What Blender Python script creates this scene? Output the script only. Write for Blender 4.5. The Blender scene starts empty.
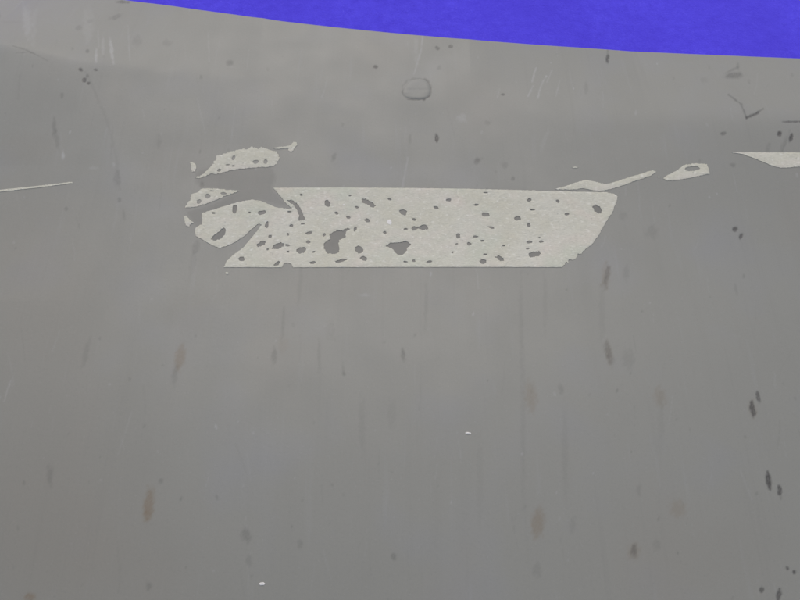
import bpy, math, random
import numpy as np
from mathutils import Vector, Matrix
from mathutils.geometry import delaunay_2d_cdt

random.seed(7); rng = np.random.default_rng(7)
S = bpy.context.scene
COL = S.collection
R = math.radians

# ------------------------------------------------------------------ camera
PITCH, DIST, HFOV, ZP = R(62), 0.46, R(55), 0.060
CAM = np.array([0.0, -DIST * math.cos(PITCH), ZP + DIST * math.sin(PITCH)])
cd = bpy.data.cameras.new('camera'); cam = bpy.data.objects.new('camera', cd); COL.objects.link(cam)
cd.sensor_fit = 'HORIZONTAL'; cd.angle = HFOV; cd.clip_start = 0.01; cd.clip_end = 100
cam.location = CAM; cam.rotation_euler = (math.pi / 2 - PITCH, 0, 0)
S.camera = cam

# ------------------------------------------------------------------ light: bright overcast
SUN_EL, SUN_AZ = R(51), R(-8)          # azimuth measured from +Y, negative = to the left
w = bpy.data.worlds.new('World'); S.world = w; w.use_nodes = True
nt = w.node_tree; bg = nt.nodes['Background']
sky = nt.nodes.new('ShaderNodeTexSky'); sky.sky_type = 'NISHITA'; sky.sun_disc = False
sky.sun_elevation = SUN_EL; sky.sun_rotation = SUN_AZ
sky.air_density = 1.0; sky.dust_density = 3.2; sky.ozone_density = 1.0
nt.links.new(sky.outputs[0], bg.inputs[0]); bg.inputs[1].default_value = 0.10
sd = bpy.data.lights.new('sun', 'SUN'); sd.energy = 1.0; sd.angle = R(45); sd.color = (1.0, 0.975, 0.94)
sun = bpy.data.objects.new('sun', sd); COL.objects.link(sun)
sdir = Vector((math.sin(SUN_AZ) * math.cos(SUN_EL), math.cos(SUN_AZ) * math.cos(SUN_EL), math.sin(SUN_EL)))
sun.rotation_euler = sdir.to_track_quat('Z', 'Y').to_euler(); sun.location = sdir * 3
vs = S.view_settings; vs.view_transform = 'Standard'; vs.look = 'None'; vs.gamma = 1; vs.use_curve_mapping = False
vs.exposure = 0.32

# ------------------------------------------------------------------ photo pixel <-> panel
F = 400 / math.tan(HFOV / 2)
FW = np.array([0, math.cos(PITCH), -math.sin(PITCH)])
UP = np.array([0, math.sin(PITCH), math.cos(PITCH)])
def ray(px, py):
    px = np.asarray(px, float); py = np.asarray(py, float)
    return np.stack([(px - 400), (300 - py) * UP[1] + F * FW[1], (300 - py) * UP[2] + F * FW[2]], -1) / F
def to_px(x, y, z):
    d = np.stack([x - CAM[0], y - CAM[1], z - CAM[2]], -1)
    dep = d @ FW
    return 400 + F * d[..., 0] / dep, 300 - F * (d @ UP) / dep
def on_plane(pts, z):
    p = np.array(pts, float); d = ray(p[:, 0], p[:, 1]); t = (z - CAM[2]) / d[:, 2]
    return CAM[0] + t * d[:, 0], CAM[1] + t * d[:, 1]
def srelu(d, w): return 0.5 * (d + np.sqrt(d * d + w * w))

CX, CY = on_plane([(-300, 22), (-100, 40), (0, 50), (40, 57), (85, 69), (180, 78), (270, 88), (370, 98), (460, 108), (540, 116), (640, 120), (800, 120), (1100, 112)], ZP)
def smooth_interp(x, X, Y):
    return sum(np.interp(x + o, X, Y) for o in (-.012, -.006, 0, .006, .012)) / 5
def height(x, y):
    yc = smooth_interp(x, CX, CY)
    soft = np.interp(x, [-.28, -.12, .05, .3], [.004, .005, .010, .009])
    tilt = np.interp(x, [-.3, -.2, -.1, .05, .17, .3], [.40, .22, .00, .01, .17, .24])
    h = ZP - tilt * srelu(y - yc, soft)
    h = h - 0.17 * np.maximum(0.0, 0.02 - y) ** 2 * (1 - .35 * np.clip(x / .25, -.6, 1))
    h = h + 0.07 * (srelu(y - .045, .05) - srelu(y - yc, soft))
    h = h - .0038 * np.tanh((y + .012) / .06) * np.exp(-((x - .03) / .22) ** 2)
    h = h - 0.02 * np.maximum(0.0, -x - 0.05) ** 2 - 0.06 * np.maximum(0.0, x - 0.15) ** 2
    # soft secondary fold running down from the shoulder at the left
    xl = -0.192 + 0.30 * (0.12 - y)
    fade = np.clip((y - 0.0) / 0.10, 0, 1)
    h = h - 0.035 * fade * srelu(xl - x, .004)
    # slow unevenness of a thin moulded sheet
    h = h + 0.0003 * np.sin(9.0 * x + 4 * y) * np.sin(13.0 * y + 1.3 - 3 * x)
    return h
def to_surface(px, py):
    d = ray(px, py); t = (ZP - CAM[2]) / d[..., 2]
    for _ in range(30):
        t = (height(CAM[0] + t * d[..., 0], CAM[1] + t * d[..., 1]) - CAM[2]) / d[..., 2]
    p = CAM + t[..., None] * d
    return p
def normals(x, y, e=5e-4):
    gx = (height(x + e, y) - height(x - e, y)) / (2 * e); gy = (height(x, y + e) - height(x, y - e)) / (2 * e)
    n = np.stack([-gx, -gy, np.ones_like(gx)], -1)
    return n / np.linalg.norm(n, axis=-1, keepdims=True)

EP = to_surface(np.array([-420, -200, 0, 132, 200, 265, 330, 400, 470, 535, 620, 700, 800, 950, 1200.]),
                np.array([-84, -47, -17.5, 0, 9, 18, 25.5, 32.5, 38.5, 43.5, 49.3, 53.4, 57.5, 61.5, 63.]))
def edge_y(x): return smooth_interp(x, EP[:, 0], EP[:, 1])

# ------------------------------------------------------------------ materials
def mat(name):
    m = bpy.data.materials.new(name); m.use_nodes = True
    n = m.node_tree.nodes; b = n['Principled BSDF']
    return m, n, m.node_tree.links, b
def noise(n, l, co, scale, detail=4, rough=.55, vec=None):
    t = n.new('ShaderNodeTexNoise'); t.inputs['Scale'].default_value = scale
    t.inputs['Detail'].default_value = detail; t.inputs['Roughness'].default_value = rough
    if vec:
        mp = n.new('ShaderNodeMapping'); mp.inputs['Scale'].default_value = vec
        l.new(co, mp.inputs['Vector']); co = mp.outputs[0]
    l.new(co, t.inputs['Vector']); return t.outputs['Fac']
def ramp(n, l, fac, a, b, ca=0.0, cb=1.0):
    r = n.new('ShaderNodeMapRange'); l.new(fac, r.inputs[0])
    for i, v in enumerate((a, b, ca, cb)): r.inputs[i + 1].default_value = v
    return r.outputs[0]
def mix(n, l, fac, a, b, mode='MIX'):
    m = n.new('ShaderNodeMix'); m.data_type = 'RGBA'; m.blend_type = mode; m.clamp_factor = True
    for k, v in ((0, fac), (6, a), (7, b)):
        if hasattr(v, 'is_linked'): l.new(v, m.inputs[k])
        else: m.inputs[k].default_value = v if k == 0 else (*v, 1)
    return m.outputs[2]
def bump(n, l, h, strength, dist, prev=None):
    b = n.new('ShaderNodeBump'); b.inputs['Strength'].default_value = strength; b.inputs['Distance'].default_value = dist
    l.new(h, b.inputs['Height'])
    if prev: l.new(prev, b.inputs['Normal'])
    return b.outputs[0]
def mul(n, l, a, b):
    m = n.new('ShaderNodeMath'); m.operation = 'MULTIPLY'
    for k, v in enumerate((a, b)):
        if hasattr(v, 'is_linked'): l.new(v, m.inputs[k])
        else: m.inputs[k].default_value = v
    return m.outputs[0]

def panel_material():
    m, n, l, b = mat('grey_panel')
    co = n.new('ShaderNodeTexCoord').outputs['Object']
    at = n.new('ShaderNodeAttribute'); at.attribute_name = 'wear_and_shading'
    sp = n.new('ShaderNodeSeparateColor'); l.new(at.outputs['Color'], sp.inputs[0])
    dark, brown, light = sp.outputs
    c = mix(n, l, ramp(n, l, noise(n, l, co, 9, 3), .35, .65), (.242, .237, .204), (.253, .248, .214))
    # faint cool and warm bloom
    c = mix(n, l, ramp(n, l, noise(n, l, co, 17, 2), .52, .76, 0, .55), c, (.246, .245, .234))
    c = mix(n, l, ramp(n, l, noise(n, l, co, 13, 2, vec=(1, .6, 1.7)), .54, .78, 0, .45), c, (.260, .243, .205))
    c = mix(n, l, ramp(n, l, noise(n, l, co, 1, 4, vec=(75, 7, 7)), .56, .80, 0, .10), c, (.17, .165, .14))
    c = mix(n, l, ramp(n, l, noise(n, l, co, 1, 3, vec=(260, 9, 9)), .60, .85, 0, .16), c, (.17, .165, .15))
    c = mix(n, l, ramp(n, l, noise(n, l, co, 1, 3, vec=(180, 14, 14)), .62, .85, 0, .14), c, (.38, .38, .38))
    c = mix(n, l, ramp(n, l, noise(n, l, co, 1100, 3, .7), .52, .78, 0, .30), c, (.18, .175, .16))
    c = mix(n, l, ramp(n, l, noise(n, l, co, 800, 3, .7), .60, .82, 0, .30), c, (.36, .355, .33))
    c = mix(n, l, light, c, (.48, .475, .46))
    c = mix(n, l, brown, c, (.165, .100, .040))
    c = mix(n, l, dark, c, (.040, .036, .032))
    l.new(c, b.inputs['Base Color'])
    r = ramp(n, l, noise(n, l, co, 30, 5), .3, .7, .44, .54)
    l.new(r, b.inputs['Roughness']); b.inputs['Specular IOR Level'].default_value = .38
    nb = bump(n, l, noise(n, l, co, 420, 3), .12, .0004)
    nb = bump(n, l, noise(n, l, co, 1, 3, vec=(300, 12, 12)), .10, .0004, nb)
    l.new(nb, b.inputs['Normal'])
    return m
def tape_material():
    m, n, l, b = mat('tape_residue')
    co = n.new('ShaderNodeTexCoord').outputs['Object']
    fib = noise(n, l, co, 1, 5, .65, vec=(520, 1100, 600))
    c = mix(n, l, ramp(n, l, noise(n, l, co, 34, 3), .38, .62), (.565, .540, .430), (.600, .578, .482))
    c = mix(n, l, ramp(n, l, noise(n, l, co, 28, 2, vec=(1, 1.3, 2)), .50, .66, 0, .6), c, (.640, .560, .480))
    c = mix(n, l, ramp(n, l, noise(n, l, co, 23, 2, vec=(1.2, 1, 3)), .52, .68, 0, .7), c, (.54, .550, .440))
    c = mix(n, l, ramp(n, l, fib, .46, .72, 0, .42), c, (.40, .38, .30))
    c = mix(n, l, ramp(n, l, noise(n, l, co, 1, 4, vec=(360, 620, 300)), .56, .76, 0, .55), c, (.82, .80, .72))
    c = mix(n, l, ramp(n, l, noise(n, l, co, 520, 2), .66, .80, 0, .45), c, (.27, .25, .22))
    l.new(c, b.inputs['Base Color']); b.inputs['Roughness'].default_value = .78
    b.inputs['Specular IOR Level'].default_value = .25
    l.new(bump(n, l, fib, .35, .0005), b.inputs['Normal'])
    return m
def cloth_material():
    m, n, l, b = mat('violet_cloth')
    co = n.new('ShaderNodeTexCoord').outputs['Object']
    f1 = noise(n, l, co, 700, 4, .7); f2 = noise(n, l, co, 120, 4)
    c = mix(n, l, ramp(n, l, f2, .3, .7), (.082, .056, .72), (.098, .072, .80))
    c = mix(n, l, ramp(n, l, f1, .55, .80, 0, .55), c, (.20, .17, .90))
    c = mix(n, l, ramp(n, l, f1, .45, .25, 0, .45), c, (.055, .035, .48))
    c = mix(n, l, ramp(n, l, noise(n, l, co, 7, 3, vec=(1.6, 1, 1)), .42, .68, 0, .55), c, (.072, .046, .62))
    l.new(c, b.inputs['Base Color']); b.inputs['Roughness'].default_value = .9
    b.inputs['Specular IOR Level'].default_value = .1
    b.inputs['Sheen Weight'].default_value = .25; b.inputs['Sheen Tint'].default_value = (.5, .45, 1, 1)
    l.new(bump(n, l, f2, .3, .002, bump(n, l, f1, .5, .0006)), b.inputs['Normal'])
    return m
def fleck_material():
    m, n, l, b = mat('white_fleck')
    co = n.new('ShaderNodeTexCoord').outputs['Object']
    l.new(mix(n, l, noise(n, l, co, 600, 2), (.66, .63, .58), (.78, .75, .69)), b.inputs['Base Color'])
    b.inputs['Roughness'].default_value = .6
    return m
M_PANEL, M_TAPE, M_CLOTH, M_FLECK = panel_material(), tape_material(), cloth_material(), fleck_material()

def link_mesh(name, verts, faces, material, parent=None, smooth=True, origin=None):
    v = np.asarray(verts, float)
    o0 = np.zeros(3) if origin is None else np.asarray(origin, float)
    me = bpy.data.meshes.new(name); me.from_pydata((v - o0).tolist(), [], faces); me.update()
    if smooth: me.shade_smooth()
    me.materials.append(material)
    o = bpy.data.objects.new(name, me); COL.objects.link(o); o.location = o0
    if parent: o.parent = parent
    return o
def tag(o, label, cat, group=None):
    o['label'] = label; o['category'] = cat
    if group: o['group'] = group
    return o

# ------------------------------------------------------------------ violet cloth underneath
def build_cloth():
    nx, ny = 260, 260
    X, Y = np.meshgrid(np.linspace(-1.3, 1.3, nx), np.linspace(-1.2, 1.4, ny))
    Z = .0012 * np.sin(11 * X + 2.3 * Y) + .0009 * np.sin(23 * X - 5 * Y + 1) + .0008 * np.sin(17 * Y + 6 * X) + .0016 * np.sin(38 * X + 9 * Y + 2 * np.sin(9 * Y)) * (.5 + .5 * np.sin(5 * X + 1))
    k = np.clip((np.abs(X) - .45) / .2, 0, 1)
    Z = Z + .004 * k * np.sin(7 * X + 9 * Y)
    Z = Z - .006
    top = np.stack([X, Y, Z], -1).reshape(-1, 3); bot = top - np.array([0, 0, .0015]); N = nx * ny
    f = [(j * nx + i, j * nx + i + 1, (j + 1) * nx + i + 1, (j + 1) * nx + i) for j in range(ny - 1) for i in range(nx - 1)]
    g = [tuple(a + N for a in reversed(q)) for q in f]
    rim = [i for i in range(nx)] + [j * nx + nx - 1 for j in range(1, ny)] + [(ny - 1) * nx + i for i in range(nx - 2, -1, -1)] + [j * nx for j in range(ny - 2, 0, -1)]
    s = [(rim[k], rim[k] + N, rim[(k + 1) % len(rim)] + N, rim[(k + 1) % len(rim)]) for k in range(len(rim))]
    o = link_mesh('cloth', np.concatenate([top, bot]), f + g + s, M_CLOTH)
    tag(o, 'bright violet blue cloth spread out beneath the grey panel', 'cloth')
build_cloth()

# ------------------------------------------------------------------ marks and painted shading on the panel, as (x, y, rx, ry, lean degrees, strength)
DARK = [(81, 70, 2.3, 1.7, 20, .75), (96, 70, 2, 1.3, 10, .7), (84, 80, 2.2, 2.4, 0, .75), (88.5, 83, 1.8, 1.8, 0, .75), (87, 76, 1.6, 1.6, 0, .4),
 (87, 51, 1.7, 2, 0, .35), (116, 17, 6, 2, -20, .25), (79, 28, 3, 2.5, 0, .22), (90, 21, 3, 2, 0, .15), (123, 2, 6, 1.5, 0, .5), (137, 41, 4, 5, 0, .16), (167, 43, 4, 3, 0, .16),
 (230, 63, 3.2, 3, 0, .38), (54, 127, 2, 8, 0, .28), (57, 140, 2, 9, -10, .20), (62, 95, 1.5, 3, 0, .3), (202, 185, 2, 3, 20, .5), (159, 142, 2, 6, 0, .15),
 (375.7, 67, 2.4, 1.7, 0, .7), (437, 48, 2.4, 1.9, 0, .55), (450.6, 46.6, 2.2, 1.8, 0, .55), (439, 67.5, 2, 2.2, 0, .25), (503, 94.5, 1.8, 1.4, 0, .6), (437, 138, 1.9, 4.2, 0, .85),
 (410, 139, 1.4, 5, 0, .2), (334, 157, 2, 4, 25, .28), (477.6, 161, 4, 2.4, -35, .42), (504.6, 165, 3, 3, 0, .2), (513, 179, 1.6, 2, 0, .4), (488, 123, 3, 2, 0, .2),
 (607.6, 59, 1.8, 4.6, 4, .7), (607.6, 54, 1, 6, 4, .3), (734, 75.5, 8.5, 3, -4, .42), (732, 70, 7, 1.2, -25, .25), (738, 66, 1.4, 4, 0, .22), (779.8, 134, 2.3, 3, 0, .85), (791, 138, 1.9, 4.4, 15, .85),
 (723, 133.6, 3.4, 1.6, -8, .5), (586, 88, 2, 5, 0, .18), (732.5, 165, 2.5, 2, 0, .3), (768, 148, 2, 6, 20, .16), (783, 146, 2, 8, 20, .16),
 (175, 374, 2.6, 10, 6, .28), (161, 481, 2, 3, 20, .35), (274, 356, 2.6, 7, 4, .38), (283, 325, 1.6, 16, 3, .2), (344, 374, 1.8, 2, 0, .45), (343, 368, 1.3, 6, 0, .22),
 (50, 475, 3, 10, 0, .28), (246, 535, 4.5, 6.5, -20, .36), (249, 561, 3, 5, 0, .24), (300, 544, 2.5, 4, 0, .28), (394, 557, 2.6, 3, 0, .45), (149, 586, 2.8, 4, 0, .32), (86, 353, 2.5, 13, 15, .22),
 (608, 351, 3, 9, -10, .48), (611, 360, 3, 6, -10, .28), (628, 359, 6, 9, 0, .17), (561, 389, 2.5, 5, -20, .26), (752.6, 409, 2.6, 7.5, -12, .75), (758, 397, 2, 5.5, -12, .65), (768.5, 481, 2.8, 8.5, -6, .85), (780, 491, 2.2, 6, -10, .75),
 (634, 551, 3, 6, 8, .58), (657, 545, 4, 5, 0, .17), (787, 568, 1.8, 2, 0, .7), (794, 572, 2.1, 2, 0, .75), (762, 590, 2.5, 2.6, 0, .7), (779, 595, 2.3, 6, 10, .75),
 (403, 355, 2, 5.5, -5, .55), (639, 490, 2, 6, 0, .2), (537, 570, 4, 7, 0, .2), (573, 525, 3, 8, 8, .15), (607.5, 274, 2.3, 9.5, 6, .52), (605, 284, 2.5, 6, 6, .24), (626, 273, 3, 7, 0, .2), (652, 232, 5.5, 6, 0, .2),
 (734.6, 229, 2.6, 2.7, 0, .8), (741, 236, 1.8, 3.1, 15, .75), (623, 216, 4, 4, 0, .18), (736, 289, 1.5, 5, -10, .2), (117, 178, 3, 8, 0, .2), (119.5, 200, 1.8, 2.2, 0, .45), (124, 215, 1.4, 5, -5, .3), (66, 209, 1.7, 1.7, 0, .35),
 (196, 247, 3, 7, 10, .3), (193, 262, 3, 14, 10, .15), (602, 310, 3, 28, 0, .12), (521, 322, 2, 45, 0, .13), (523, 420, 2.4, 70, 0, .12), (565, 450, 3, 40, 0, .10), (426, 305, 1.8, 22, 2, .17), (319, 357, 1.6, 16, 0, .18), (330, 330, 4, 10, 0, .12),
 (12, 22, 14, 1.2, 0, .06), (362, 425, 3, 26, 0, .13), (392, 415, 4, 14, 0, .1), (300, 285, 2, 20, 5, .15), (545, 300, 2, 30, 0, .1), (704, 80, 3, 3, 0, .12), (661, 420, 3, 26, 0, .09), (480, 480, 3, 40, 0, .08)]
BROWN = [(180, 358, 4.8, 12, 10, .50), (149, 504, 4.8, 15, 7, .62), (147, 515, 4, 6, 7, .3), (283, 345, 5, 8, 0, .12), (531, 397, 5.5, 14, -6, .32), (660, 397, 5.5, 9, -12, .28), (538, 523, 6, 14, 6, .48), (678, 509, 7.5, 8, 0, .26), (606, 276, 4, 12, 6, .30),
 (30, 597, 5, 4, 0, .6), (609, 354, 3.5, 11, -8, .25), (634, 551, 5.5, 8, 8, .25), (24, 148, 30, 14, -8, .10), (190, 310, 26, 22, 0, .07), (30, 420, 90, 110, 0, .16), (60, 570, 120, 80, 0, .20), (690, 560, 80, 50, 0, .10), (30, 260, 80, 70, 0, .15), (330, 290, 80, 22, 0, .05), (753, 409, 4, 9, -12, .2)]  # widest ovals tint the left side and lower right browner and darker
LIGHT = [(27, 22, 4, 15, -5, .22), (96, 57, 1.3, 7, 2, .4), (111.5, 50, 1.6, 11, -8, .42), (103, 46, 1.5, 9, 0, .2), (462, 118, 5, 4, 0, .22), (63, 155.5, 1.4, 4, 0, .55), (88, 25, 5, 16, 0, .14), (94, 168, 4, 1.5, 0, .18), (365, 295, 5, 1.5, 0, .2),
 (20, 6, 60, 20, 0, .08), (544, 142, 2, 12, 20, .1), (340, 330, 60, 30, 0, .04)]  # the two broad patches paint in brighter light, top left and mid panel
DSTROKE = [([(13, 46), (25, 49.5), (35, 54)], .7, .34), ([(17, 53), (29, 52), (36, 54.5), (48, 61)], .7, .2), ([(728.5, 94.5), (741, 104), (744, 111), (747, 118)], 1.0, .45), ([(747, 117.6), (753, 115), (757, 113)], 1.6, .75), ([(757, 113), (763, 109)], 1.1, .5), ([(783, 121.8), (830, 121.5)], 1.0, .7),
 ([(86, 72), (93, 88), (101, 106), (110, 130), (117, 160), (120, 190)], 1.6, .10), ([(403, 92.5), (404, 93.5)], 2.0, .5),  # first stroke paints in the shade along the left fold
 ([(408, 99.1), (416, 99.8), (424, 99.4)], 0.9, .58), ([(424, 99.2), (429, 96)], 1.4, .65), ([(429, 96), (431, 89), (429, 83), (425, 79.5)], 1.7, .5), ([(407, 98.5), (402.5, 94), (403, 86), (408, 80), (415, 78.5), (424, 79.5)], 1.1, .24),  # grime outline round the blister, plus painted shading in its right-hand arc
 ([(410, 90.5), (424, 89.5)], .8, .3), ([(404, 93.5), (416, 93.8)], .8, .35), ([(20, 75), (18, 100)], 1, .08), ([(790, 130), (782, 152)], 1, .12)]
LSTROKE = [([(423, 36), (420, 55), (414, 74)], 1.0, .28), ([(416, 40), (416, 60)], 2.2, .12), ([(408, 158), (402, 189)], 1.0, .22), ([(536, 68), (532, 82)], 1, .35), ([(546, 76), (540, 88), (538, 98)], 1, .32), ([(533, 86), (528, 96)], 1, .28), ([(552, 70), (547, 82)], .8, .2),
 ([(132, 412), (126, 430), (118, 455)], 1.0, .10), ([(11, 380), (4, 401)], 1, .28), ([(408, 97), (424, 97)], 1.2, .3), ([(412, 92), (424, 91.3)], 1.2, .3), ([(432, 20), (428, 34)], .8, .1), ([(560, 80), (556, 96)], .8, .18), ([(500, 88), (497, 98)], .7, .15),
 ([(128, 26), (130, 60)], .9, .16), ([(98, 30), (99, 48)], .8, .15), ([(35, 10), (33, 45)], 2.5, .10), ([(740, 470), (752, 500)], .9, .12), ([(60, 330), (52, 352)], .9, .12)]

def noise2(x, y, f, seed):
    r = np.random.default_rng(seed); a = np.zeros_like(x)
    for k in range(7):
        th = r.uniform(0, 6.28); q = f * r.uniform(.6, 1.6); a = a + np.sin((x * math.cos(th) + y * math.sin(th)) * q + r.uniform(0, 6.28))
    return a / 3.2
def inside(poly, x, y):
    p = np.asarray(poly); c = np.zeros(np.shape(x), bool); j = len(p) - 1
    for i in range(len(p)):
        xi, yi = p[i]; xj, yj = p[j]
        if yi != yj:
            c ^= ((yi > y) != (yj > y)) & (x < (xj - xi) * (y - yi) / (yj - yi) + xi)
        j = i
    return c
def A(pts): return [(180 + x / 6, 135 + y / 6) for x, y in pts]
def B(pts): return [(180 + .15 * x, 200 + .15 * y) for x, y in pts]
def C_(pts): return [(290 + .15 * x, 180 + .15 * y) for x, y in pts]
def D_(pts): return [(400 + .15 * x, 180 + .15 * y) for x, y in pts]
def E_(pts): return [(510 + .15 * x, 180 + .15 * y) for x, y in pts]
def G_(pts): return [(540 + .225 * x, 140 + .225 * y) for x, y in pts]

def main_outline():
    main = A([(560, 318), (600, 365), (640, 415), (672, 440), (650, 445), (580, 435), (530, 415), (480, 395), (430, 388), (340, 405), (260, 430), (180, 455), (130, 470)])
    main += [(202.5, 219.5), (201.8, 224.8), (198, 226), (194.7, 230), (195.8, 236), (204, 240.5), (211.5, 245), (219, 248.3), (226.5, 246.2), (235.5, 242), (244.5, 236), (253.5, 227.8), (258.8, 223.7),
             (261.7, 224.8), (256.5, 232), (250.5, 239), (243, 248), (232.5, 255.5), (226.5, 261.5), (224, 267.4), (282, 267.6), (283.5, 263.8), (288, 262.7), (291.8, 264.5), (292.8, 267.6), (400, 267.2), (510, 267.2), (561.8, 267.4)]
    main += E_([(365, 566), (372, 545), (388, 555), (392, 531), (415, 534), (440, 525), (452, 492), (478, 492), (486, 475), (500, 465), (540, 435), (565, 405), (590, 370), (612, 330), (640, 280), (665, 245), (690, 205), (697, 175), (712, 145), (718, 112), (690, 92), (650, 84), (620, 82)])
    main += [(555, 191.4), (520, 190.2), (470, 189), (410, 188.2), (340, 187.7)]
    return main
def build_panel():
    xl = np.concatenate([np.linspace(-.52, -.315, 26)[:-1], np.linspace(-.315, .315, 860), np.linspace(.315, .52, 26)[1:]])
    fl = np.concatenate([np.linspace(-.42, -.215, 20)[:-1], np.linspace(-.215, .17, 640)])
    t = (fl - fl[0]) / (fl[-1] - fl[0])
    nx, ny = len(xl), len(t)
    y0 = fl[0]; ye = edge_y(xl)
    X = np.repeat(xl[None, :], ny, 0); Y = y0 + t[:, None] * (ye - y0)[None, :]
    Z = height(X, Y)
    # the very rim rolls over
    d = (ye[None, :] - Y); rr = .0022
    Z = Z - np.where(d < rr, rr - np.sqrt(np.maximum(rr * rr - (rr - d) ** 2, 0)), 0) * .8
    PX, PY = to_px(X, Y, Z)
    W = np.zeros((3, ny, nx))
    wob = noise2(PX, PY, 1.1, 3); grit = np.clip(.95 + .30 * noise2(PX, PY * .7, 2.2, 4), .5, 1.3)
    def blot(ch, x, y, rx, ry, lean, s, seed):
        rad = max(rx, ry) * 2.2 + 2
        cols = np.where((xl > to_surface(np.array([x - rad]), np.array([y]))[0, 0] - .01) & (xl < to_surface(np.array([x + rad]), np.array([y]))[0, 0] + .01))[0]
        if not len(cols): return
        c = slice(cols[0], cols[-1] + 1)
        dx = PX[:, c] - x; dy = PY[:, c] - y
        rows = np.where((np.abs(dy) < rad).any(1))[0]
        if not len(rows): return
        q = slice(rows[0], rows[-1] + 1); dx = dx[q]; dy = dy[q]
        a = R(lean); u = dx * math.cos(a) + dy * math.sin(a); v = -dx * math.sin(a) + dy * math.cos(a)
        big = max(rx, ry) > 30 and min(rx, ry) > 12; rr_ = np.sqrt((u / rx) ** 2 + (v / ry) ** 2) + (0 if big else .22) * wob[q, c]
        soft = 1.9 if big else (.7 if s > .5 else 1.1) if min(rx, ry) < 5 else 1.1
        k = np.clip((1 + soft / 2 - rr_) / soft, 0, 1); k = k * k * (3 - 2 * k) * (1 if big else grit[q, c]); k = np.minimum(k, 1)
        W[ch, q, c] = np.maximum(W[ch, q, c], 0) + s * k * (1 - W[ch, q, c])
    def stroke(ch, pts, wid, s):
        p = np.array(pts, float); xs0 = to_surface(np.array([p[:, 0].min() - 6]), np.array([p[:, 1].mean()]))[0, 0] - .006; xs1 = to_surface(np.array([p[:, 0].max() + 6]), np.array([p[:, 1].mean()]))[0, 0] + .006
        cols = np.where((xl > xs0) & (xl < xs1))[0]
        if not len(cols): return
        c = slice(cols[0], cols[-1] + 1); rows = np.where(((PY[:, c] > p[:, 1].min() - 6) & (PY[:, c] < p[:, 1].max() + 6)).any(1))[0]
        if not len(rows): return
        q = slice(rows[0], rows[-1] + 1); x = PX[q, c]; y = PY[q, c]; best = np.full_like(x, 1e9)
        for (ax, ay), (bx, by) in zip(p[:-1], p[1:]):
            L = (bx - ax) ** 2 + (by - ay) ** 2; tt = np.clip(((x - ax) * (bx - ax) + (y - ay) * (by - ay)) / L, 0, 1)
            best = np.minimum(best, np.hypot(x - ax - tt * (bx - ax), y - ay - tt * (by - ay)))
        best = best + .35 * wob[q, c] * wid
        k = np.minimum(np.clip((wid * 1.3 - best) / (wid * 1.1), 0, 1) * grit[q, c], 1)
        W[ch, q, c] += s * k * (1 - W[ch, q, c])
    for i, m in enumerate(DARK): blot(0, *m[:5], m[5] * (.70 if m[5] < .6 and m[1] > 180 else .98), i)
    for i, m in enumerate(BROWN): blot(1, *m[:5], m[5] * (.5 if m[2] > 25 else .72), i)
    for i, m in enumerate(LIGHT): blot(2, *m[:5], m[5] * .72, i)
    for p, wd, s in DSTROKE: stroke(0, p, wd, s)
    for p, wd, s in LSTROKE: stroke(2, p, wd, s * .75)
    rr2 = np.random.default_rng(21)
    for i in range(170):
        x, y = rr2.uniform(-10, 810), rr2.uniform(10, 610); q = rr2.uniform(.5, 1.3)
        blot(0 if rr2.random() < .6 else 2, x, y, q, q * rr2.uniform(1, 2.2), rr2.uniform(-20, 20), rr2.uniform(.08, .26), i)
    for i in range(120):
        x, y = rr2.uniform(-10, 810), rr2.uniform(10, 610); L = rr2.uniform(6, 34); a = rr2.normal(0, .22)
        stroke(2 if rr2.random() < .6 else 0, [(x, y), (x + L * math.sin(a) * .5 + .3, y + L * .5), (x + L * math.sin(a) + rr2.normal(0, 1), y + L)], rr2.uniform(.45, .8), rr2.uniform(.04, .10))
    # grime left under and around the old tape
    g = inside(main_outline(), PX, PY) * 1.0
    W[0] += .36 * g * (1 - W[0])
    star = [(196, 172), (215, 166), (270, 165), (276, 176), (272, 188), (292, 209), (258, 200), (202, 214), (203, 224), (196, 226), (186, 212), (215, 204), (238, 191), (205, 189), (196, 182)]
    g = sum(inside([(x + dx, y + dy) for x, y in star], PX, PY) * 1.0 for dx, dy in ((0, 0), (2, -1), (-2, 1), (1, 2), (-1, -2))) / 5
    W[0] += .20 * g * (1 - W[0])
    # small real relief: scuffs sit slightly below the skin
    Z = Z - .00012 * W[0] * (W[0] > .3)
    top = np.stack([X, Y, Z], -1).reshape(-1, 3); N = nx * ny
    idx = np.arange(N).reshape(ny, nx)
    quads = np.stack([idx[:-1, :-1], idx[:-1, 1:], idx[1:, 1:], idx[1:, :-1]], -1).reshape(-1, 4)
    # skirt: the rim turns down to the cloth, then a flat underside ring
    rim = np.concatenate([idx[0, :], idx[1:, -1], idx[-1, -2::-1], idx[-2:0:-1, 0]])
    P = top[rim]; cen = np.array([0, -.08, 0])
    inw = cen - P; inw[:, 2] = 0; inw /= np.linalg.norm(inw, axis=1, keepdims=True)
    base_z = -.0055
    r1 = P.copy(); r1 += inw * .0015; r1[:, 2] = P[:, 2] - .004
    r2 = P + inw * .006; r2[:, 2] = base_z
    r3 = P + inw * .010; r3[:, 2] = base_z
    r4 = P + inw * .006; r4[:, 2] = P[:, 2] - .006
    n = len(rim); rings = [rim, N + np.arange(n), N + n + np.arange(n), N + 2 * n + np.arange(n), N + 3 * n + np.arange(n)]
    sq = []
    for a, b_ in zip(rings[:-1], rings[1:]):
        sq.append(np.stack([a, b_, np.roll(b_, -1), np.roll(a, -1)], -1))
    V = np.concatenate([top, r1, r2, r3, r4]); Q = np.concatenate([quads] + sq)
    me = bpy.data.meshes.new('panel')
    me.vertices.add(len(V)); me.vertices.foreach_set('co', V.astype(np.float32).ravel())
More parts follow.
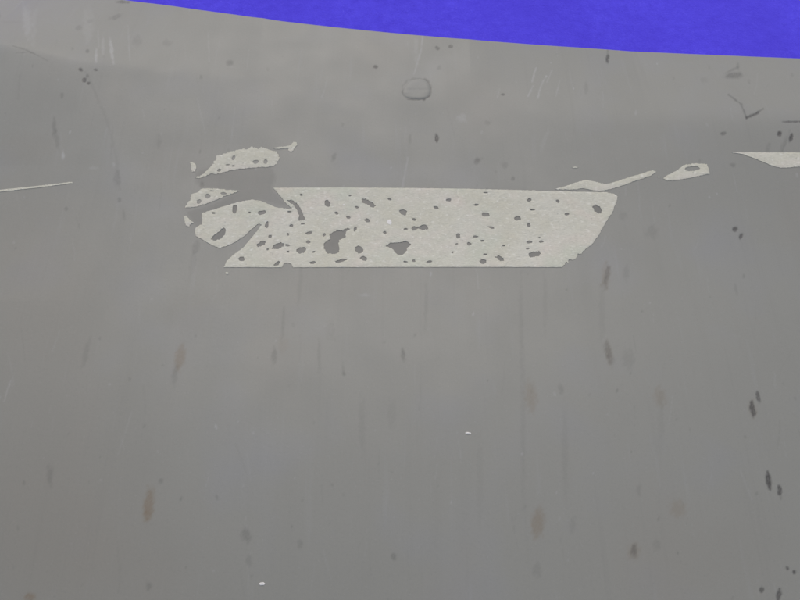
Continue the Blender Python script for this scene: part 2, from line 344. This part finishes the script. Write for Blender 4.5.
    me.loops.add(Q.size); me.loops.foreach_set('vertex_index', Q.astype(np.int32).ravel())
    me.polygons.add(len(Q)); me.polygons.foreach_set('loop_start', np.arange(0, Q.size, 4, dtype=np.int32))
    me.update(calc_edges=True); me.shade_smooth()
    at = me.attributes.new('wear_and_shading', 'FLOAT_COLOR', 'POINT')  # dark, brown and pale marks, together with the painted shading
    col = np.zeros((len(V), 4), np.float32); col[:, 3] = 1
    col[:N, :3] = W.reshape(3, -1).T
    at.data.foreach_set('color', col.ravel())
    me.materials.append(M_PANEL)
    o = bpy.data.objects.new('curved_panel', me); COL.objects.link(o)
    tag(o, 'smooth dull grey curved panel with scuffs, stains and torn tape stuck on it', 'panel')
    return o
panel = build_panel()

# ------------------------------------------------------------------ thin pieces stuck on the panel
def roughen(pts, step=1.0, amp=.25, seed=0):
    r = np.random.default_rng(seed); out = []; p = [np.array(a, float) for a in pts]
    for a, b in zip(p, p[1:] + p[:1]):
        d = b - a; L = np.hypot(*d); k = max(1, int(round(L / step)))
        nn = np.array([-d[1], d[0]]) / max(L, 1e-6); st = amp * (.30 if L > 40 else 1)
        for i in range(k):
            e = 0 if i == 0 else r.normal(0, st)
            out.append(a + d * i / k + nn * np.clip(e, -2 * st, 2 * st))
    return np.array(out)
def chaikin(p):
    p = np.asarray(p); q = np.roll(p, -1, 0); return np.stack([.75 * p + .25 * q, .25 * p + .75 * q], 1).reshape(-1, 2)
def oval(x, y, rx, ry, lean=0, seed=0):
    r = np.random.default_rng(seed); k = max(9, int(5 + 2.2 * max(rx, ry))); out = []
    ph = r.uniform(0, 6.28)
    for i in range(k):
        t = 2 * math.pi * i / k; s = 1.0 + .16 * math.sin(2 * t + ph) + r.normal(0, .11)
        u, v = rx * s * math.cos(t), ry * s * math.sin(t); a = R(lean)
        out.append((x + u * math.cos(a) - v * math.sin(a), y + u * math.sin(a) + v * math.cos(a)))
    return np.array(out)
def sheet(name, outline, holes=(), thick=.00032, material=M_TAPE, grid=4.0, lift=0.0):
    loops = [np.asarray(outline)] + [np.asarray(h) for h in holes]
    pts, edges = [], []
    for lp in loops:
        s = len(pts); pts += [Vector((float(a), float(b))) for a, b in lp]
        edges += [(s + i, s + (i + 1) % len(lp)) for i in range(len(lp))]
    x0, y0 = loops[0].min(0); x1, y1 = loops[0].max(0)
    GX, GY = np.meshgrid(np.arange(x0 + grid / 2, x1, grid), np.arange(y0 + grid / 2, y1, grid))
    gx = GX.ravel() + rng.uniform(-.3, .3, GX.size) * grid; gy = GY.ravel() + rng.uniform(-.3, .3, GX.size) * grid
    ok = inside(loops[0], gx, gy)
    for h in loops[1:]: ok &= ~inside(h, gx, gy)
    pts += [Vector((float(a), float(b))) for a, b in zip(gx[ok], gy[ok])]
    v, e, f, *_ = delaunay_2d_cdt(pts, edges, [], 0, 1e-5)
    v = np.array([(a.x, a.y) for a in v]); f = np.array([t for t in f])
    c = v[f].mean(1); keep = inside(loops[0], c[:, 0], c[:, 1])
    for h in loops[1:]: keep &= ~inside(h, c[:, 0], c[:, 1])
    f = f[keep]; used = np.unique(f); mp = -np.ones(len(v), int); mp[used] = np.arange(len(used)); v = v[used]; f = mp[f]
    # boundary edges
    he = {}
    for t in f:
        for a, b in ((t[0], t[1]), (t[1], t[2]), (t[2], t[0])): he[(a, b)] = 1
    bnd = [(a, b) for (a, b) in he if (b, a) not in he]
    isb = np.zeros(len(v), bool)
    for a, b in bnd: isb[a] = isb[b] = True
    p = to_surface(v[:, 0], v[:, 1]); nrm = normals(p[:, 0], p[:, 1])
    th = np.where(isb, thick * .65, thick * (1 + .25 * noise2(v[:, 0], v[:, 1], .5, 11)))
    top = p + nrm * (th + lift)[:, None] if np.ndim(lift) else p + nrm * (th + lift)[:, None]
    bot = p - nrm * (.00005)
    nV = len(v)
    # make tops face up
    t0 = f[0]; n0 = np.cross(top[t0[1]] - top[t0[0]], top[t0[2]] - top[t0[0]])
    flip = n0[2] < 0
    faces = [tuple(t[::-1]) if flip else tuple(t) for t in f]
    faces += [tuple(i + nV for i in reversed(q)) for q in faces]
    for a, b in bnd:
        q = (a, a + nV, b + nV, b); faces.append(q[::-1] if flip else q)
    faces = [tuple(int(i) for i in q) for q in faces]
    V = np.concatenate([top, bot]); org = bot.mean(0)
    return link_mesh(name, V, faces, material, smooth=False, origin=org)
holes = [B([(205, 262), (225, 235), (265, 210), (290, 185), (305, 195), (300, 230), (275, 260), (235, 272)]), B([(510, 300), (545, 272), (575, 280), (565, 300), (520, 315)]),
         B([(612, 328), (625, 300), (670, 282), (695, 295), (690, 312), (650, 328)]), B([(620, 438), (655, 405), (672, 410), (655, 436)]),
         A([(640, 395), (665, 388), (690, 400), (720, 435), (740, 475), (752, 508), (712, 515), (715, 490), (705, 455), (680, 420)]),
         C_([(475, 130), (500, 125), (545, 145), (572, 175), (555, 187), (515, 165), (480, 155)]),
         C_([(262, 365), (290, 345), (320, 335), (350, 340), (385, 318), (405, 328), (375, 345), (370, 385), (330, 400), (325, 430), (328, 480), (300, 495), (250, 490), (225, 455), (225, 425), (250, 405), (270, 395)]),
         [(385.7, 246), (390, 243), (396.5, 242.7), (404, 241.5), (408, 242), (411.2, 245), (407.5, 248.3), (406, 252), (402, 255.3), (397, 254.5), (393, 249.5)],
         D_([(75, 325), (90, 310), (120, 315), (160, 298), (180, 305), (190, 330), (150, 335), (120, 325), (85, 340)]), D_([(630, 515), (655, 503), (690, 522), (695, 540), (665, 540), (650, 525)]),
         E_([(548, 180), (570, 165), (600, 178), (615, 205), (605, 225), (585, 222), (560, 205)]), E_([(125, 490), (150, 480), (195, 476), (207, 490), (195, 508), (135, 517), (126, 505)])]
def grow(h, f=1.12):
    h = chaikin(np.asarray(h)); c = h.mean(0); return c + (h - c) * f
holes = [roughen(h, .8, .30, 50 + i) for i, h in enumerate(holes)]
ov = []
for fn, L in ((B, [(365, 60, 3, 4, 0), (225, 88, 2, 1, 0), (548, 85, 3.6, 2.5, 0), (580, 165, 2, 3, 15), (600, 243, 2, 1.6, 0), (715, 303, 2.2, 1.1, 0), (720, 345, 1.5, .9, 0), (742, 173, 1.7, 1.4, 0), (720, 230, 1.5, 1.4, 0), (730, 80, 2.1, 1.2, 0), (412, 393, 3.5, 2, 0), (795, 335, 2.6, 2.8, 0), (585, 330, 1.2, 1, 0), (465, 85, 1.6, .9, 0)]),
              (C_, [(250, 158, 2.8, 3.5, 10), (310, 222, 2.3, 1.5, 0), (445, 183, 1.9, 1.1, 0), (390, 250, 2.7, 1.2, 5), (665, 130, 2, 1.1, 0), (755, 215, 4.2, 2.6, 25), (515, 270, 3.3, 1.6, 15), (435, 328, 1.5, 2.6, 10), (770, 328, 2, 1.2, 0), (633, 352, 2, 1.4, 0), (228, 368, 1.7, 1.6, 0), (128, 355, 3.6, 1.5, 0), (122, 415, 2.3, 1.5, 20), (78, 470, 4, 3.2, 0), (158, 480, 1.6, .9, 0), (460, 465, 4.6, 3.2, 0), (490, 525, 3.6, 2.2, 0), (335, 540, 5.5, 1.5, -8), (152, 552, 3, 1.5, 0), (770, 545, 2, .8, 0), (75, 100, 1.7, 1.1, 0), (400, 105, 1.5, .8, 0), (12, 305, 1.5, 1.3, 0), (85, 293, 2, .9, 0)]),
              (D_, [(325, 135, 2.7, 1.6, 0), (240, 185, 2.8, 1.4, 0), (508, 167, 2.7, 1.1, 0), (570, 85, 2, .9, 0), (573, 232, 3.7, 2.3, 0), (785, 257, 3.3, 2.4, 20), (95, 265, 2, 1.3, 15), (35, 328, 1.8, 1, 0), (610, 318, 2.7, 1.3, 15), (388, 373, 2.4, 2.3, 0), (503, 380, 3, 1.1, 0), (460, 427, 2.3, 1.6, 0), (550, 407, 1.9, 1.3, 0), (378, 427, 1.5, .7, 0), (350, 483, 1.1, .9, 0), (567, 497, 1.8, 1.1, 0), (195, 547, 2.9, 1.7, 0), (553, 545, 4, 2, 0), (92, 540, 2, 1.1, 0), (35, 547, 1.6, .9, 0), (690, 440, 1.3, .7, 0)]),
              (E_, [(127, 135, 2.6, 1.6, 0), (318, 142, 2, 1.3, 10), (150, 200, 2.2, .9, 0), (125, 302, 2, 2, 0), (378, 228, 2, 1.6, 0), (127, 415, 2.8, 1.5, 0), (208, 412, 2, 1.4, 0), (195, 385, 1.2, .7, 0), (118, 458, 2, .9, 0)])):
    for x, y, rx, ry, an in L:
        (cx, cy), = fn([(x, y)]); ov.append((cx, cy, rx, ry, an))
holes += [oval(*o, seed=200 + i) for i, o in enumerate(ov)]
GRP = 'torn remnants of one old tape strip'
o = sheet('tape_remnant', roughen(main_outline(), 1.0, .22, 1), holes)
tag(o, 'long straight edged strip of off-white tape peppered with grey holes, biggest of the remnants', 'tape', GRP)

up = A([(92, 258), (140, 235), (185, 190), (215, 150), (218, 125), (255, 118), (310, 98), (360, 88), (410, 85), (425, 72), (450, 75), (470, 85), (490, 72), (515, 82), (540, 92), (560, 100), (580, 98), (590, 115), (597, 140), (585, 160), (578, 178), (555, 190), (500, 193), (440, 197), (390, 202), (340, 205), (310, 212), (280, 220), (250, 228), (215, 235), (185, 232), (150, 250), (115, 260)])
uh = [oval(*A([(x, y)])[0], rx, ry, an, 300 + i) for i, (x, y, rx, ry, an) in enumerate([(322, 138, 2, 2.4, 20), (455, 163, 3, 2.4, 10), (515, 163, 2.3, 1.9, 0), (287, 180, 2, .9, 0), (235, 213, 2.2, 1.4, 0), (320, 187, 2, .7, 0)])]
o = sheet('tape_remnant', roughen(up, .8, .42, 2), uh)
tag(o, 'ragged leaf-shaped off-white scrap above the left end of the long strip', 'tape', GRP)
o = sheet('tape_remnant', roughen(A([(560, 80), (600, 72), (635, 70), (665, 62), (680, 42), (700, 45), (705, 60), (690, 75), (680, 95), (665, 103), (652, 95), (650, 82), (610, 84), (575, 85)]), .8, .16, 3), grid=2)
tag(o, 'tiny knobbed white thread off the right tip of the leaf-shaped scrap', 'tape', GRP)
o = sheet('tape_remnant', roughen(A([(62, 165), (75, 162), (95, 180), (98, 200), (90, 222), (72, 220), (68, 195)]), .8, .16, 4), grid=2)
tag(o, 'tiny pale upright crumb left of the leaf-shaped scrap', 'tape', GRP)
lw = A([(32, 438), (45, 410), (65, 385), (65, 360), (105, 345), (130, 325), (160, 322), (230, 325), (300, 330), (355, 335), (320, 350), (260, 370), (200, 398), (150, 415), (90, 432), (60, 437)])
lh = [oval(*A([(x, y)])[0], rx, ry, an, 320 + i) for i, (x, y, rx, ry, an) in enumerate([(165, 368, 3.1, 2.1, -15), (115, 401, 2.8, 2, -15), (260, 353, 2.8, 1.5, 5), (190, 337, 2.2, .7, 0)])]
o = sheet('tape_remnant', roughen(lw, .8, .38, 5), lh)
tag(o, 'wedge-shaped off-white scrap pointing right at the upper left corner of the long strip', 'tape', GRP)
o = sheet('tape_remnant', roughen(B([(22, 105), (45, 108), (75, 140), (92, 152), (70, 165), (60, 180), (40, 172), (32, 140)]), .8, .2, 6), grid=2)
tag(o, 'small curved pale sliver at the leftmost end of the long strip', 'tape', GRP)
o = sheet('tape_remnant', roughen(G_([(65, 219), (110, 207), (160, 190), (205, 178), (240, 185), (290, 197), (330, 188), (400, 165), (460, 148), (500, 135), (517, 142), (490, 160), (430, 180), (370, 202), (310, 220), (265, 228), (235, 224), (200, 217), (180, 215), (165, 221), (130, 222)]), .9, .2, 7), grid=3)
tag(o, 'off-white tape sliver with a thin tail rising from the right end of the long strip', 'tape', GRP)
o = sheet('tape_remnant', roughen(G_([(548, 172), (570, 155), (610, 135), (640, 112), (690, 105), (742, 108), (748, 125), (755, 150), (720, 158), (660, 170), (600, 180), (560, 180)]), .8, .2, 8), [roughen(chaikin(G_([(640, 130), (660, 118), (700, 118), (715, 128), (690, 138), (655, 140)])), .9, .15, 9)], grid=3)
tag(o, 'small off-white leaf of tape with one oval grey hole in its middle', 'tape', GRP)
o = sheet('tape_remnant', roughen([(732, 152.6), (740, 152.4), (770, 152.6), (845, 153), (845, 162), (812, 165.6), (792, 167.3), (780, 168), (770, 165), (754, 158.4), (743, 154.4)], 1, .18, 10))
tag(o, 'pointed off-white tape tongue running out of the right edge of the picture', 'tape', GRP)
o = sheet('tape_remnant', roughen([(-40, 194.6), (-10, 191.4), (0, 190), (40, 185.8), (72, 182), (73, 183.2), (40, 187.6), (0, 192), (-10, 193.4), (-40, 197)], 1, .16, 11), grid=3)
tag(o, 'thin pale sliver of tape at the left edge of the picture', 'tape', GRP)

# white flecks
for pts, lab in (([(387, 220), (390.5, 219), (392.5, 222.5), (391.5, 226), (389, 225), (386, 223.5)], 'bright white fleck stuck on the long tape strip'),
                 ([(464.5, 432.6), (467, 431.8), (471, 432.2), (472, 433.6), (469, 434.6), (465.5, 434.2)], 'tiny white fleck on bare grey panel below the tape, near the middle'),
                 ([(258, 584), (260, 582), (264, 582), (266, 583.6), (264.5, 585.6), (260, 585.8)], 'white fleck on bare grey panel at the bottom of the picture'),
                 ([(225, 272.5), (227, 271.6), (229, 273), (228, 274.8), (225.6, 274.4)], 'tiny pale crumb just below the lower left corner of the long strip'),
                 ([(571, 167.4), (575, 166.6), (579, 167.2), (578, 168.2), (573, 168.3)], 'tiny pale dash above the right part of the long strip'),
                 ([(342, 204.6), (344, 204), (345.8, 205), (344, 206)], 'tiny white speck between holes in the upper part of the long strip'),
                 ([(657.6, 176.8), (659.2, 176.4), (660, 177.6), (658.4, 178.2)], 'pale crumb at the left tip of the leaf with the oval hole')):
    on = 195 < pts[0][1] < 230 and pts[0][0] > 300
    ctr = np.mean(pts, 0); pts = [tuple(ctr + (np.array(p) - ctr) * .8) for p in pts]
    o = sheet('white_fleck', roughen(pts, .7, .15, len(lab)), thick=.00055 if on else .0003, material=M_FLECK if 'white' in lab else M_TAPE, grid=1.2)
    tag(o, lab, 'fleck', 'flecks stuck on the panel')

# ------------------------------------------------------------------ raised blister in the panel skin
def blister():
    out = chaikin(chaikin(np.array([(408, 99), (402, 94), (404.5, 86.5), (409, 81.5), (414.5, 79.5), (422, 78.6), (428.5, 82.5), (431, 89.5), (429.5, 96), (423, 99.8)])))
    c = out.mean(0); k = len(out); rings = [1.0, .95, .88, .78, .62, .42, .2]; hs = [-.00006, .00016, .00036, .00050, .00056, .00052, .00048]
    V = []
    for s, hh in zip(rings, hs):
        q = c + (out - c) * s; p = to_surface(q[:, 0], q[:, 1]); n_ = normals(p[:, 0], p[:, 1])
        rid = .00022 * np.exp(-((q[:, 1] - 90.5) / 1.1) ** 2) + .00022 * np.exp(-((q[:, 1] - 95) / 1.0) ** 2) if s < .9 else 0 * q[:, 0]
        V.append(p + n_ * (hh - rid)[:, None])
    p = to_surface(c[:1], c[1:]); V.append(p + normals(p[:, 0], p[:, 1]) * .00048)
    V = np.concatenate(V); f = []
    for r in range(len(rings) - 1):
        for i in range(k): f.append((r * k + i, (r + 1) * k + i, (r + 1) * k + (i + 1) % k, r * k + (i + 1) % k))
    for i in range(k): f.append(((len(rings) - 1) * k + i, len(V) - 1, (len(rings) - 1) * k + (i + 1) % k))
    v0 = V[f[0][0]]; nn = np.cross(V[f[0][1]] - v0, V[f[0][2]] - v0)
    if nn[2] < 0: f = [q[::-1] for q in f]
    b = link_mesh('blister', V, f, M_PANEL, parent=panel)
    b['label'] = 'raised rounded blister in the grey skin near the shoulder'
blister()
